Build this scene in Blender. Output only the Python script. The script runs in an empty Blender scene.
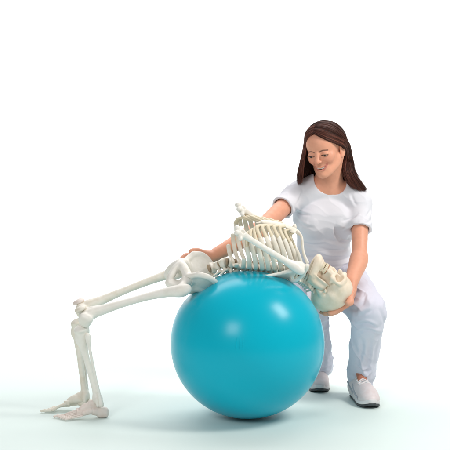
import bpy, math, random
import numpy as np
from mathutils import Matrix, Vector
random.seed(7); rng = np.random.default_rng(7)
scene = bpy.context.scene

# ------------------------------------------------------------------ camera
F, H, D0, HOR = 1170.0, 1.0, 4.5, 157.0      # focal length in photo pixels, camera height, distance, horizon row
cam = bpy.data.cameras.new('camera'); camo = bpy.data.objects.new('camera', cam)
scene.collection.objects.link(camo); scene.camera = camo
camo.location = (0, -D0, H); camo.rotation_euler = (math.pi/2, 0, 0)
cam.sensor_width = 36; cam.lens = 36*F/450.0; cam.shift_y = -(225-HOR)/450.0
cam.clip_end = 100

def P(px, py, Y):
    """photo pixel at depth Y -> world point"""
    d = D0+Y
    return np.array([(px-225)/F*d, Y, H-(py-HOR)/F*d])

# ------------------------------------------------------------------ world + lamps
w = bpy.data.worlds.new('World'); scene.world = w; w.use_nodes = True
bg = w.node_tree.nodes['Background']
bg.inputs[0].default_value = (0.97, 0.97, 1.0, 1); bg.inputs[1].default_value = 0.30
scene.view_settings.view_transform = 'Standard'; scene.view_settings.look = 'None'
scene.view_settings.exposure = 0.0; scene.view_settings.gamma = 1.0
scene.cycles.max_bounces = 8; scene.cycles.use_denoising = True

def lamp(name, loc, target, size, power, col=(1, 1, 1), sy=None):
    l = bpy.data.lights.new(name, 'AREA'); l.energy = power; l.color = col
    l.shape = 'RECTANGLE'; l.size = size; l.size_y = sy or size
    o = bpy.data.objects.new(name, l); scene.collection.objects.link(o)
    o.location = loc
    o.rotation_euler = (Vector(target)-Vector(loc)).to_track_quat('-Z', 'Y').to_euler()
    return o
lamp('key_softbox', (2.25, -0.75, 2.7), (0.1, 0.1, 0.5), 0.75, 66, (1, 0.97, 0.93), 1.1)
lamp('fill_softbox', (-1.9, -4.3, 3.0), (0.1, 0, 0.5), 1.5, 84, (1.0, 0.98, 0.97))
lamp('added_floor_light', (0.0, 1.9, 3.3), (0.0, 2.1, 0.0), 4.2, 98, (1, 1, 1), 1.6)  # added light overhead, brightens the floor towards the backdrop
for nm, x in (('backdrop_lamp_left', -1.7), ('backdrop_lamp_right', 1.7)):
    b_ = lamp(nm, (x, 2.5, 2.7), (x*0.5, 4.5, 1.2), 1.6, 42)

# ------------------------------------------------------------------ volume modelling kit
def nrm(v):
    v = np.asarray(v, float); return v/np.linalg.norm(v)
def smin(a, b, k):
    if k <= 0: return np.minimum(a, b)
    h = np.maximum(k-np.abs(a-b), 0)/k
    return np.minimum(a, b)-h*h*k*0.25
def smax(a, b, k): return -smin(-a, -b, k)

class Vol:
    def __init__(s, lo, hi, h, fine=None):
        s.ax = []
        for i in range(3):
            pts = [lo[i]]
            while pts[-1] < hi[i]:
                st = h
                if fine:
                    for (fl, fh, fs) in fine:
                        if fl[i] <= pts[-1] <= fh[i]: st = min(st, fs)
                pts.append(pts[-1]+st)
            s.ax.append(np.array(pts, np.float32))
        s.D = np.full([len(a) for a in s.ax], 0.2, np.float32)
    def _sl(s, lo, hi):
        return tuple(slice(max(0, int(np.searchsorted(a, l))-1), int(np.searchsorted(a, h_))+1) for a, l, h_ in zip(s.ax, lo, hi))
    def op(s, prim, k=0.0, mode='add'):
        f, lo, hi = prim
        m = max(k, 0.006)+0.004
        sl = s._sl(np.array(lo)-m, np.array(hi)+m)
        X = s.ax[0][sl[0]][:, None, None]; Y = s.ax[1][sl[1]][None, :, None]; Z = s.ax[2][sl[2]][None, None, :]
        if X.size == 0 or Y.size == 0 or Z.size == 0: return s
        d = f(X, Y, Z).astype(np.float32); c = s.D[sl]
        s.D[sl] = smin(c, d, k) if mode == 'add' else smax(c, -d, k)
        return s
    def add(s, prim, k=0.0):
        if isinstance(prim, list):
            for p in prim: s.op(p, k)
            return s
        return s.op(prim, k)
    def cut(s, prim, k=0.0):
        if isinstance(prim, list):
            for p in prim: s.op(p, k, 'cut')
            return s
        return s.op(prim, k, 'cut')

def ell(c, r, R=None):
    c = np.array(c, float); r = np.array([r]*3 if np.isscalar(r) else r, float)
    def f(X, Y, Z):
        x, y, z = X-c[0], Y-c[1], Z-c[2]
        if R is not None:
            x, y, z = (R[0][j]*x+R[1][j]*y+R[2][j]*z for j in range(3))
        k0 = np.sqrt((x/r[0])**2+(y/r[1])**2+(z/r[2])**2)
        k1 = np.sqrt((x/r[0]**2)**2+(y/r[1]**2)**2+(z/r[2]**2)**2)+1e-6
        return k0*(k0-1.0)/k1
    m = r if R is None else np.full(3, r.max())
    return f, c-m, c+m
def cone(a, b, ra, rb=None, flat=None):
    """round cone; flat=(axis, factor) squashes the section across an axis"""
    a = np.array(a, float); b = np.array(b, float); rb = ra if rb is None else rb
    ba = b-a; L = max(float(ba@ba), 1e-9)
    if flat is not None: fa = nrm(flat[0]); ff = flat[1]
    def f(X, Y, Z):
        x, y, z = X-a[0], Y-a[1], Z-a[2]
        t = np.clip((x*ba[0]+y*ba[1]+z*ba[2])/L, 0, 1)
        x, y, z = x-t*ba[0], y-t*ba[1], z-t*ba[2]
        q = x*x+y*y+z*z
        if flat is not None:
            u = x*fa[0]+y*fa[1]+z*fa[2]; q = q+u*u*(ff*ff-1)
        return np.sqrt(q)-(ra+(rb-ra)*t)
    m = max(ra, rb)
    return f, np.minimum(a, b)-m, np.maximum(a, b)+m
def box(c, r, R=None, rd=0.0):
    c = np.array(c, float); r = np.array(r, float)
    def f(X, Y, Z):
        x, y, z = X-c[0], Y-c[1], Z-c[2]
        if R is not None:
            x, y, z = (R[0][j]*x+R[1][j]*y+R[2][j]*z for j in range(3))
        qx, qy, qz = np.abs(x)-r[0]+rd, np.abs(y)-r[1]+rd, np.abs(z)-r[2]+rd
        return np.sqrt(np.maximum(qx, 0)**2+np.maximum(qy, 0)**2+np.maximum(qz, 0)**2)+np.minimum(np.maximum(qx, np.maximum(qy, qz)), 0)-rd
    m = np.full(3, np.linalg.norm(r)) if R is not None else r
    return f, c-m, c+m
def catmull(pts, n):
    p = np.array(pts, float); p = np.vstack([2*p[0]-p[1], p, 2*p[-1]-p[-2]]); out = []
    for i in range(1, len(p)-2):
        for t in np.arange(n)/n:
            out.append(0.5*((2*p[i])+(-p[i-1]+p[i+1])*t+(2*p[i-1]-5*p[i]+4*p[i+1]-p[i+2])*t*t+(-p[i-1]+3*p[i]-3*p[i+1]+p[i+2])*t**3))
    out.append(p[-2]); return np.array(out)
def chain(pts, rad, n=4, flat=None):
    q = catmull([list(p)+[r] for p, r in zip(pts, rad)], n) if len(pts) > 2 else np.array([list(p)+[r] for p, r in zip(pts, rad)])
    return [cone(q[i][:3], q[i+1][:3], q[i][3], q[i+1][3], flat) for i in range(len(q)-1)]
def inframe(prims, O, R):
    """local primitive(s) -> world (columns of R = local axes)"""
    if isinstance(prims, list): return [inframe(p, O, R) for p in prims]
    f, lo, hi = prims; O = np.array(O, float)
    def g(X, Y, Z):
        x, y, z = X-O[0], Y-O[1], Z-O[2]
        return f(*(R[0][j]*x+R[1][j]*y+R[2][j]*z for j in range(3)))
    c = np.array([[(lo, hi)[i][0], (lo, hi)[j][1], (lo, hi)[k][2]] for i in (0, 1) for j in (0, 1) for k in (0, 1)])
    wpt = c@np.array(R).T+O
    return g, wpt.min(0), wpt.max(0)
def mir(p): return [(-q[0], q[1], q[2]) for q in p]

def nets(vol):
    D = vol.D; ins = D < 0
    nx, ny, nz = D.shape
    cnt = np.zeros((nx-1, ny-1, nz-1), np.uint8)
    for i in (0, 1):
        for j in (0, 1):
            for k in (0, 1):
                cnt += ins[i:nx-1+i, j:ny-1+j, k:nz-1+k]
    act = (cnt > 0) & (cnt < 8)
    ci = np.argwhere(act); N = len(ci)
    idx = np.full(act.shape, -1, np.int32); idx[act] = np.arange(N)
    acc = np.zeros((N, 3)); num = np.zeros(N)
    faces = []
    for a in range(3):
        sh = [slice(None)]*3; sh2 = [slice(None)]*3
        sh[a] = slice(0, -1); sh2[a] = slice(1, None)
        cr = ins[tuple(sh)] != ins[tuple(sh2)]
        e = np.argwhere(cr)
        e2 = e.copy(); e2[:, a] += 1
        d0 = D[e[:, 0], e[:, 1], e[:, 2]]; d1 = D[e2[:, 0], e2[:, 1], e2[:, 2]]
        t = d0/(d0-d1)
        pos = np.stack([vol.ax[q][e[:, q]].astype(float) for q in range(3)], 1)
        pos[:, a] += t*(vol.ax[a][e2[:, a]]-vol.ax[a][e[:, a]])
        b, c = (a+1) % 3, (a+2) % 3
        ok = np.ones(len(e), bool); cells = []
        for (db, dc) in ((0, 0), (-1, 0), (-1, -1), (0, -1)):
            q = e.copy(); q[:, b] += db; q[:, c] += dc
            good = (q >= 0).all(1) & (q < np.array(act.shape)).all(1)
            qq = np.clip(q, 0, np.array(act.shape)-1)
            ids = np.where(good, idx[qq[:, 0], qq[:, 1], qq[:, 2]], -1)
            g = ids >= 0
            for m in range(3): acc[:, m] += np.bincount(ids[g], pos[g, m], N)
            num += np.bincount(ids[g], minlength=N)
            ok &= g; cells.append(ids)
        fa = np.stack(cells, 1)
        flip = d0 < 0
        fa[~flip] = fa[~flip][:, ::-1]
        faces.append(fa[ok])
    V = acc/np.maximum(num, 1)[:, None]
    return V, np.concatenate(faces)

def vnoise(p, seed=0):
    p = np.asarray(p, float); i = np.floor(p).astype(np.int64); f = p-i; f = f*f*(3-2*f); r = 0
    for a in (0, 1):
        for b in (0, 1):
            for c in (0, 1):
                h = (i[:, 0]+a)*374761393+(i[:, 1]+b)*668265263+(i[:, 2]+c)*1274126177+seed*974634777
                h = (h ^ (h >> 13))*1274126177 & 0x7fffffff
                h = (h ^ (h >> 16)) & 0xffff
                wt = (f[:, 0] if a else 1-f[:, 0])*(f[:, 1] if b else 1-f[:, 1])*(f[:, 2] if c else 1-f[:, 2])
                r = r+wt*h/65535.0
    return r*2-1
def normals(V, Fq):
    a = V[Fq[:, 2]]-V[Fq[:, 0]]; b = V[Fq[:, 3]]-V[Fq[:, 1]]
    n = np.cross(a, b); N = np.zeros_like(V)
    for k in range(4):
        for m in range(3): N[:, m] += np.bincount(Fq[:, k], n[:, m], len(V))
    return N/(np.linalg.norm(N, axis=1)[:, None]+1e-12)
def relax(V, Fq, it=1, lam=0.5):
    for _ in range(it):
        S = np.zeros_like(V); c = np.zeros(len(V))
        for k in range(4):
            for o in (1, 3):
                j = Fq[:, (k+o) % 4]
                for m in range(3): S[:, m] += np.bincount(Fq[:, k], V[j, m], len(V))
                c += np.bincount(Fq[:, k], minlength=len(V))
        V = V+lam*(S/np.maximum(c, 1)[:, None]-V)
    return V

def creases(V, N, lines, depth):
    """cloth folds: a valley with a ridge beside it, tapering to nothing at both ends"""
    out = np.zeros(len(V)); front = np.clip(-N[:, 1]*3+.6, 0, 1); p2 = V[:, [0, 2]]
    for pts, amp, wid in lines:
        q = catmull([P(a, b, depth)[[0, 2]] for a, b in pts], 6); n = len(q)-1
        best = np.full(len(V), 9.); sd = np.zeros(len(V)); tt = np.zeros(len(V))
        for i in range(n):
            ba = q[i+1]-q[i]; L2 = ba@ba; t = np.clip(((p2-q[i])@ba)/L2, 0, 1); r = p2-q[i]-t[:, None]*ba
            d = np.linalg.norm(r, axis=1); m = d < best
            best[m] = d[m]; sd[m] = np.sign(ba[0]*r[m, 1]-ba[1]*r[m, 0]); tt[m] = (i+t[m])/n
        d = best*sd; tp = np.sin(np.pi*np.clip(tt, 0, 1))**.8
        tp = np.where((tt <= 0) | (tt >= 1), 0, tp)
        out += amp*tp*front*(-np.exp(-(d/wid)**2)+.75*np.exp(-((d-1.7*wid)/(1.2*wid))**2))
    return out

# ------------------------------------------------------------------ object kit
WM = {}
def link(o, parent=None, M=None):
    scene.collection.objects.link(o)
    M = M or Matrix.Identity(4)
    if parent is not None:
        o.parent = parent
        o.matrix_local = WM[parent.name].inverted() @ M
    else:
        o.matrix_local = M
    WM[o.name] = M
    return o
def thing(name, label, cat, loc=(0, 0, 0)):
    o = bpy.data.objects.new(name, None); o.empty_display_size = 0.05
    link(o, None, Matrix.Translation(loc)); o['label'] = label; o['category'] = cat
    return o
def mobj(name, V, Fs, mat, parent=None, M=None, cols=None, smooth=True, label=None):
    me = bpy.data.meshes.new(name); V = np.asarray(V, float)
    me.from_pydata(V.tolist(), [], Fs.tolist() if isinstance(Fs, np.ndarray) else Fs)
    if smooth: me.polygons.foreach_set('use_smooth', [True]*len(me.polygons))
    me.materials.append(mat)
    if cols is not None:
        at = me.color_attributes.new('tint', 'FLOAT_COLOR', 'POINT')
        at.data.foreach_set('color', np.hstack([cols, np.ones((len(cols), 1))]).astype(np.float32).ravel())
    me.update(); o = bpy.data.objects.new(name, me)
    link(o, parent, M)
    if label: o['label'] = label
    return o
def vobj(name, vol, mat, parent=None, M=None, rel=1, disp=None, label=None):
    V, Fq = nets(vol)
    if rel: V = relax(V, Fq, rel)
    if disp: V = V+normals(V, Fq)*disp(V)[:, None]
    return mobj(name, V, Fq, mat, parent, M, label=label)
def again(src, name, parent, M):
    o = bpy.data.objects.new(name, src.data); return link(o, parent, M)
def frame(O, z, yhint):
    z = nrm(z); x = nrm(np.cross(yhint, z)); y = np.cross(z, x)
    m = Matrix.Identity(4)
    for i in range(3): m[i][0], m[i][1], m[i][2], m[i][3] = x[i], y[i], z[i], O[i]
    return m
def mat3(M): return np.array([[M[i][j] for j in range(3)] for i in range(3)])
def tube(path, rad, n=10, up=(0, 0, 1), flat=1.0):
    """swept tube with closed ends; flat<1 narrows it along 'up'"""
    p = np.array(path, float); r = np.array(rad if np.ndim(rad) else [rad]*len(p), float)
    T = np.gradient(p, axis=0); T /= np.linalg.norm(T, axis=1)[:, None]+1e-12
    V = []; Fq = []
    upv = np.array(up, float)
    a = np.linspace(0, 2*np.pi, n, endpoint=False)
    for i in range(len(p)):
        u = upv[i] if upv.ndim == 2 else upv
        s = nrm(np.cross(T[i], u)); q = np.cross(s, T[i])
        V += [p[i]+r[i]*(np.cos(t)*s+flat*np.sin(t)*q) for t in a]
    m = len(p)
    for i in range(m-1):
        for j in range(n):
            k = (j+1) % n
            Fq.append([i*n+j, i*n+k, (i+1)*n+k, (i+1)*n+j])
    V = V+[p[0]-T[0]*r[0]*0.5, p[-1]+T[-1]*r[-1]*0.5]; c0, c1 = m*n, m*n+1
    Fq += [[c0, (j+1) % n, j] for j in range(n)]+[[c1, (m-1)*n+j, (m-1)*n+(j+1) % n] for j in range(n)]
    return V, Fq

# ------------------------------------------------------------------ materials
def lin(r, g, b):
    return tuple(((c/255)/12.92 if c/255 < 0.04045 else ((c/255+0.055)/1.055)**2.4) for c in (r, g, b))+(1,)
def material(name, col, rough=0.5, noise=None, bump=None, sss=None, spec=0.5, tint=False, coat=0, wave=None):
    m = bpy.data.materials.new(name); m.use_nodes = True; nt = m.node_tree; N = nt.nodes; L = nt.links
    b = N['Principled BSDF']; b.inputs['Roughness'].default_value = rough
    b.inputs['Specular IOR Level'].default_value = spec; b.inputs['Coat Weight'].default_value = coat
    b.inputs['Coat Roughness'].default_value = 0.12
    tc = N.new('ShaderNodeTexCoord'); src = None
    if tint:
        a = N.new('ShaderNodeAttribute'); a.attribute_name = 'tint'; src = a.outputs['Color']
    if noise:
        sc, amt, col2 = noise
        n = N.new('ShaderNodeTexNoise'); n.inputs['Scale'].default_value = sc; n.inputs['Detail'].default_value = 5
        L.new(tc.outputs['Object'], n.inputs['Vector'])
        r = N.new('ShaderNodeValToRGB'); r.color_ramp.elements[0].position = 0.38; r.color_ramp.elements[1].position = 0.68
        L.new(n.outputs['Fac'], r.inputs['Fac'])
        mu = N.new('ShaderNodeMath'); mu.operation = 'MULTIPLY'; mu.inputs[1].default_value = amt
        L.new(r.outputs['Color'], mu.inputs[0])
        mx = N.new('ShaderNodeMix'); mx.data_type = 'RGBA'
        L.new(mu.outputs[0], mx.inputs['Factor'])
        mx.inputs['A'].default_value = col; mx.inputs['B'].default_value = col2
        if src: L.new(src, mx.inputs['A'])
        src = mx.outputs['Result']
    if src: L.new(src, b.inputs['Base Color'])
    else: b.inputs['Base Color'].default_value = col
    if bump:
        sc, st, dist = bump
        n = N.new('ShaderNodeTexNoise'); n.inputs['Scale'].default_value = sc; n.inputs['Detail'].default_value = 4
        L.new(tc.outputs['Object'], n.inputs['Vector'])
        bp = N.new('ShaderNodeBump'); bp.inputs['Strength'].default_value = st; bp.inputs['Distance'].default_value = dist
        L.new(n.outputs['Fac'], bp.inputs['Height']); L.new(bp.outputs['Normal'], b.inputs['Normal'])
    if sss:
        b.inputs['Subsurface Weight'].default_value = sss[0]; b.inputs['Subsurface Radius'].default_value = sss[1]
        b.inputs['Subsurface Scale'].default_value = sss[2]
    return m
M_bone = material('bone', (0.82, 0.78, 0.69, 1), 0.42, noise=(38, 0.5, (0.66, 0.58, 0.44, 1)), bump=(160, 0.25, 0.002), spec=0.4)
M_skull = material('skull_bone', (0.86, 0.74, 0.60, 1), 0.45, noise=(26, 0.7, (0.74, 0.60, 0.43, 1)), bump=(120, 0.3, 0.002), spec=0.35)
M_bone_w = material('white_bone', (0.86, 0.83, 0.77, 1), 0.4, noise=(30, 0.4, (0.70, 0.66, 0.56, 1)), bump=(160, 0.25, 0.002), spec=0.4)
M_cart = material('cartilage', (0.72, 0.64, 0.47, 1), 0.45, noise=(60, 0.4, (0.6, 0.5, 0.34, 1)))
M_disc = material('disc', (0.40, 0.30, 0.20, 1), 0.6, noise=(90, 0.5, (0.25, 0.18, 0.12, 1)))
M_teeth = material('tooth', (0.72, 0.62, 0.45, 1), 0.3)
M_groove = material('dark_red_gum', (0.42, 0.20, 0.11, 1), 0.6)
M_pink = material('pinkish_bone', (0.80, 0.72, 0.66, 1), 0.45, noise=(40, 0.5, (0.70, 0.55, 0.48, 1)))
M_ball = material('teal_vinyl', (0.0, 0.44, 0.585, 1), 0.25, noise=(3, 0.25, (0.0, 0.41, 0.56, 1)), bump=(420, 0.06, 0.001), spec=0.22)
M_skin = material('skin', (0.6, 0.35, 0.25, 1), 0.48, tint=True, noise=(55, 0.18, (0.55, 0.24, 0.16, 1)), bump=(500, 0.12, 0.001), sss=(0.12, (1, 0.35, 0.2), 0.01), spec=0.35)
M_shirt = material('white_cotton', (0.74, 0.735, 0.78, 1), 0.85, bump=(900, 0.2, 0.0006), spec=0.15)
M_pants = material('pale_lavender_cotton', (0.66, 0.66, 0.75, 1), 0.85, bump=(700, 0.25, 0.0008), spec=0.15)
M_shoe = material('pale_leather', (0.74, 0.66, 0.66, 1), 0.45, noise=(60, 0.4, (0.66, 0.52, 0.50, 1)), bump=(220, 0.2, 0.001))
M_shoe_g = material('grey_mesh_panel', (0.42, 0.42, 0.46, 1), 0.7, bump=(500, 0.4, 0.001))
M_sole = material('dark_rubber', (0.06, 0.065, 0.07, 1), 0.6)
M_midsole = material('white_foam', (0.76, 0.72, 0.72, 1), 0.5)
M_sock = material('red_brown_tongue', (0.45, 0.16, 0.10, 1), 0.8, noise=(90, 0.6, (0.6, 0.3, 0.2, 1)))
M_lace = material('lace', (0.8, 0.77, 0.77, 1), 0.8)
M_eye = material('eye_white', (0.55, 0.50, 0.48, 1), 0.15)
M_iris = material('iris', (0.022, 0.011, 0.007, 1), 0.25)
M_tooth_w = material('bright_tooth', (0.82, 0.79, 0.74, 1), 0.2)
M_hair = material('dark_auburn_hair', (0.045, 0.018, 0.013, 1), 0.45, tint=True, spec=0.25)
M_haircore = material('dark_hair_underlayer', (0.022, 0.009, 0.007, 1), 0.7, spec=0.1)
M_floor = material('bounce_tinted_floor', (0.71, 0.81, 0.775, 1), 0.6, noise=(1.3, 0.35, (0.74, 0.80, 0.76, 1)), spec=0.3)  # white floor; the ball's teal bounce and shade put into the base colour
M_back = material('white_paper', (0.85, 0.86, 0.87, 1), 0.9, spec=0.1)

# ------------------------------------------------------------------ setting
def sheet(name, rows, mat):
    V = []; Fq = []
    for i, (y, z) in enumerate(rows):
        V += [(-9, y, z), (9, y, z)]
        if i: Fq.append([2*i-2, 2*i-1, 2*i+1, 2*i])
    o = mobj(name, V, Fq, mat); o['kind'] = 'structure'; return o
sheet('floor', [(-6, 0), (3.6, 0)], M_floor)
R0 = 1.0
sheet('backdrop', [(3.6+R0*math.sin(a), R0-R0*math.cos(a)) for a in np.linspace(0, math.pi/2, 24)]+[(3.6+R0, 6)], M_back)

# ------------------------------------------------------------------ ball
BX, BR, BZ = 0.0865, 0.2955, 0.2855
nu, nv = 192, 128; V = []; Fq = []
for i in range(nv+1):
    th = math.pi*i/nv
    for j in range(nu):
        a = 2*math.pi*j/nu
        z = BZ+BZ*math.cos(th)
        r = BR*math.sin(th)**0.985 if math.sin(th) > 0 else 0
        z = max(z, 0.0035) if z < 0.0035 else z
        x, y = r*math.cos(a), r*math.sin(a)
        if z > .2:
            dz = .010*math.exp(-((x-.01)/.15)**2-((y-.02)/.13)**2-((z-.57)/.12)**2)+.022*math.exp(-((x+.175)**2+(y+.02)**2+(z-.52)**2)/.07**2)
            n_ = (x/BR, y/BR, (z-BZ)/BZ); x -= dz*n_[0]; y -= dz*n_[1]; z -= dz*n_[2]
        V.append((x, y, z))
for i in range(nv):
    for j in range(nu):
        k = (j+1) % nu
        Fq.append([i*nu+j, (i+1)*nu+j, (i+1)*nu+k, i*nu+k])
ball = mobj('exercise_ball', V, Fq, M_ball, None, Matrix.Translation((BX, 0, 0.0)))
ball['label'] = 'big glossy teal exercise ball standing on the pale floor under the skeleton'; ball['category'] = 'exercise ball'
def onball(az, el, off=0.0):
    """az 0 = towards the camera; returns point in world"""
    c = math.cos(el); d = np.array([math.sin(az)*c, -math.cos(az)*c, math.sin(el)])
    return np.array([BX+d[0]*(BR+off), d[1]*(BR+off), BZ+d[2]*(BZ+off)])
for az0, l0, l1 in ((-0.155, -0.02, 0.165), (-0.112, -0.015, 0.19), (-0.07, 0.01, 0.15)):
    pts = [onball(az0+0.06*(el-0.08), el+0.08, -0.0006) for el in np.linspace(l0, l1, 14)]
    rr = [0.0016*math.sin(math.pi*(k+0.6)/14.2)**0.5 for k in range(14)]
    v, f = tube(pts, rr, 8, up=(0, -1, 0.05))
    mobj('seam_ridge', v, f, M_ball, ball)

# ------------------------------------------------------------------ skeleton
skel = thing('skeleton', 'white anatomical model skeleton lying on its back over the teal ball, feet on floor', 'skeleton', tuple(P(85, 418, 0.0)*[1, 1, 0]))
def tri(u, f):           # columns right, front, up
    u = nrm(u); f = np.array(f, float); f = nrm(f-u*(f@u)); r = np.cross(f, u)
    return np.stack([r, f, u], 1)
def M4(O, R):
    m = Matrix.Identity(4)
    for i in range(3):
        for j in range(3): m[i][j] = R[i][j]
        m[i][3] = O[i]
    return m
TR = tri((0.93, 0.24, -0.07), (0.10, -0.38, 0.92)); TO = P(272, 244.5, 0.03); TS = 0.94
def T(p): return TO+TR@np.array(p, float)*TS
TM = M4(TO, TR) @ Matrix.Scale(TS, 4)
# ribs
zb = [0.150-0.0276*i for i in range(12)]
wd = [.064, .090, .106, .116, .120, .126, .129, .129, .124, .116, .108, .095]
dp = [.058, .074, .084, .090, .093, .095, .096, .095, .093, .090, .085, .08]
dr = [.060, .064, .066, .067, .068, .070, .070, .064, .058, .048, .03, .02]
tm = [140, 142, 142, 141, 140, 137, 133, 127, 121, 112, 84, 60]
st_z = [.075, .052, .032, .012, -.008, -.026, -.044]
for i in range(12):
    for s in (-1, 1):
        th = np.radians(np.linspace(6, tm[i], 30)); c = 1-np.cos(th)
        kb = .022*max(0, (zb[i]-.02)/.13)**1.5
        pts = np.stack([s*wd[i]*np.sin(th)**0.86, -0.085-kb*(1-c/2)-0.010*np.sin(th*1.6).clip(0)+dp[i]*c, zb[i]-dr[i]*(c/2)**1.1*1.25], 1)
        rad = np.interp(np.linspace(0, 1, 30), [0, .1, .6, 1], [.0072, .0086, .0094, .0094])
        outw = np.stack([pts[:, 0], pts[:, 1]-(-0.085+dp[i]), 0*pts[:, 0]], 1); outw /= np.linalg.norm(outw, axis=1)[:, None]
        v, f = tube(pts, rad, 10, up=outw, flat=0.5)
        rib = mobj('rib', v, f, M_bone, skel, TM)
        e = pts[-1]; tan = nrm(pts[-1]-pts[-3])
        if i < 7:
            q = np.array([s*0.014, 0.094-0.03*max(0, (2-i))/2*0.9, st_z[i]])
            mid = (e+q)/2+tan*0.012+np.array([0, 0.006, -0.012-0.002*i])
        elif i < 10:
            q = np.array([s*(0.022+0.011*(i-7)), 0.092-0.004*(i-7), -0.066-0.016*(i-7)])
            mid = (e+q)/2+tan*0.014+np.array([0, 0.003, -0.014])
        else: continue
        cp = catmull([e-tan*0.003, mid, q], 7)
        v, f = tube(cp, np.linspace(.0092, .0070, len(cp)), 9, up=(0, 1, 0.1), flat=0.6)
        mobj('costal_cartilage', v, f, M_cart, rib, TM)
# sternum
v = Vol((-.05, .03, -.12), (.05, .13, .12), 0.0018)
v.add(ell((0, .072, .075), (.029, .007, .022)), 0.01)
v.add(chain([(0, .072, .08), (0, .088, .04), (0, .097, -.01), (0, .099, -.052)], [.017, .014, .017, .016], 4, flat=((0, 1, 0.1), 2.4)), 0.006)
v.add(chain([(0, .099, -.052), (0, .094, -.082)], [.009, .005], flat=((0, 1, 0.1), 2)), 0.004)
vobj('sternum', v, M_bone, skel, TM)
# vertebrae
def vertebra_vol(r=.019, h=.011, tp=.030, sp=.035, dn=0.3):
    v = Vol((-.055, -.085, -.04), (.055, .035, .04), 0.0017)
    v.add(box((0, 0, 0), (r*1.1, r*0.85, h), None, 0.007))
    v.cut(chain([(-r*1.2, r*.9, 0), (0, r*1.05, 0), (r*1.2, r*.9, 0)], [h*.35]*3), 0.004)
    for s in (-1, 1):
        v.add(cone((s*.012, -r*.6, .003), (s*.013, -.028, .003), .0055), .004)
        v.add(cone((s*.013, -.028, .003), (s*tp, -.034, .004), .0055, .004, flat=((0, 0, 1), 0.8)), .004)
        v.add(cone((s*.013, -.028, .003), (0, -.036, -.002), .005), .004)
        v.add(ell((s*.014, -.029, .011), (.005, .005, .008)), .003)
        v.add(ell((s*.014, -.031, -.011), (.005, .005, .008)), .003)
    v.add(cone((0, -.036, -.002), (0, -.036-sp, -.002-dn*sp), .0055, .0045, flat=((1, 0, 0), 1.6)), .004)
    return v
lum = [P(209, 268.5, .05), P(217, 266, .055), T((0, -.090, -.180)), T((0, -.098, -.10)), T((0, -.10, -.02)), T((0, -.108, .07)), T((0, -.112, .145)), P(311, 276.5, .12), P(319.5, 285.5, .142)]
path = catmull(lum, 12)
seg = np.r_[0, np.cumsum(np.linalg.norm(np.diff(path, axis=0), axis=1))]
def along(s):
    return np.array([np.interp(s, seg, path[:, k]) for k in range(3)])
L_all = seg[-1]
kinds = [('lumbar_vertebra', 5, .033), ('thoracic_vertebra', 12, .0225), ('cervical_vertebra', 7, .0148)]
tot = sum(n*h for _, n, h in kinds); ks = L_all/tot
print('spine scale', ks)
s = 0
protos = {}
v = Vol((-.03, -.03, -.01), (.03, .03, .01), 0.0015); v.add(ell((0, 0, 0), (.019, .016, .0045)), 0)
for name, n, h in kinds:
    if name[0] == 'l': vol = vertebra_vol(.0185, .0112, .046, .028, 0.1)
    elif name[0] == 't': vol = vertebra_vol(.0165, .0088, .030, .034, 0.75)
    else: vol = vertebra_vol(.0115, .0058, .024, .017, 0.3)
    for i in range(n):
        c = s+h*ks/2; tan = along(c+.004)-along(c-.004)
        fr = TR[:, 1] if name[0] != 'l' else nrm(TR[:, 1]+np.array([0, -.1*(5-i)/5, 0]))
        m = frame(along(c), tan, fr)
        m = m  # local y = front, z = up the spine
        if name not in protos: protos[name] = o = vobj(name, vol, M_bone, skel, m)
        else: o = again(protos[name], name, skel, m)
        md = frame(along(s), along(s+.003)-along(s-.003) if s > .003 else tan, fr)
        r = {'l': .98, 't': .85, 'c': .6}[name[0]]
        dm = md @ Matrix.Diagonal((r, r, r*.9, 1))
        if 'disc' not in protos: protos['disc'] = vobj('spinal_disc', v, M_disc, skel, dm)
        else: again(protos['disc'], 'spinal_disc', skel, dm)
        s += h*ks

# pelvis
PR = tri((0.97, 0.08, 0.13), (-0.15, -0.32, 0.93)); PO = P(186, 274, 0.0); S = 0.78
PM = M4(PO, PR) @ Matrix.Scale(S, 4)
def Pv(p): return PO+PR@np.array(p, float)*S
v = Vol((-.17, -.12, -.13), (.17, .10, .17), 0.0021)
for s in (-1, 1):
    nr = nrm((s*0.80, -0.52, -0.22)); zt = nrm((s*0.30, 0.05, 1)); Rm = np.stack([nr, nrm(np.cross(zt, nr)), nrm(zt-nr*(zt@nr))], 1)
    Rm[:, 1] = np.cross(Rm[:, 2], Rm[:, 0])
    v.add(ell((s*.092, -.016, .066), (.0085, .078, .070), Rm), .010)
    v.add(chain([(s*.128, .045, .055), (s*.140, .028, .100), (s*.122, -.015, .134), (s*.085, -.062, .118), (s*.052, -.083, .072)], [.009, .0085, .008, .0085, .010], 5), .012)
    v.add(cone((s*.128, .045, .055), (s*.095, .030, .010), .010, .014), .015)
    v.add(cone((s*.052, -.080, .085), (s*.060, -.050, .020), .012, .016), .02)
    v.add(ell((s*.084, .000, .000), (.030, .031, .032)), .015)
    v.add(chain([(s*.075, .018, .005), (s*.045, .045, -.005), (s*.012, .060, -.018)], [.019, .016, .017], 4), .014)
    v.add(chain([(s*.010, .060, -.022), (s*.022, .045, -.050), (s*.045, .010, -.082)], [.015, .014, .016], 4), .012)
    v.add(chain([(s*.078, -.015, -.010), (s*.065, -.025, -.050), (s*.050, -.012, -.088)], [.021, .019, .020], 4), .014)
    v.cut(ell((s*.110, .006, -.006), .025), .004)
v.add(ell((0, .060, -.020), (.010, .009, .020)), .004)
pel = vobj('pelvis', v, M_bone_w, skel, PM)
v = Vol((-.07, -.13, -.07), (.07, .02, .12), 0.002)
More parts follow.
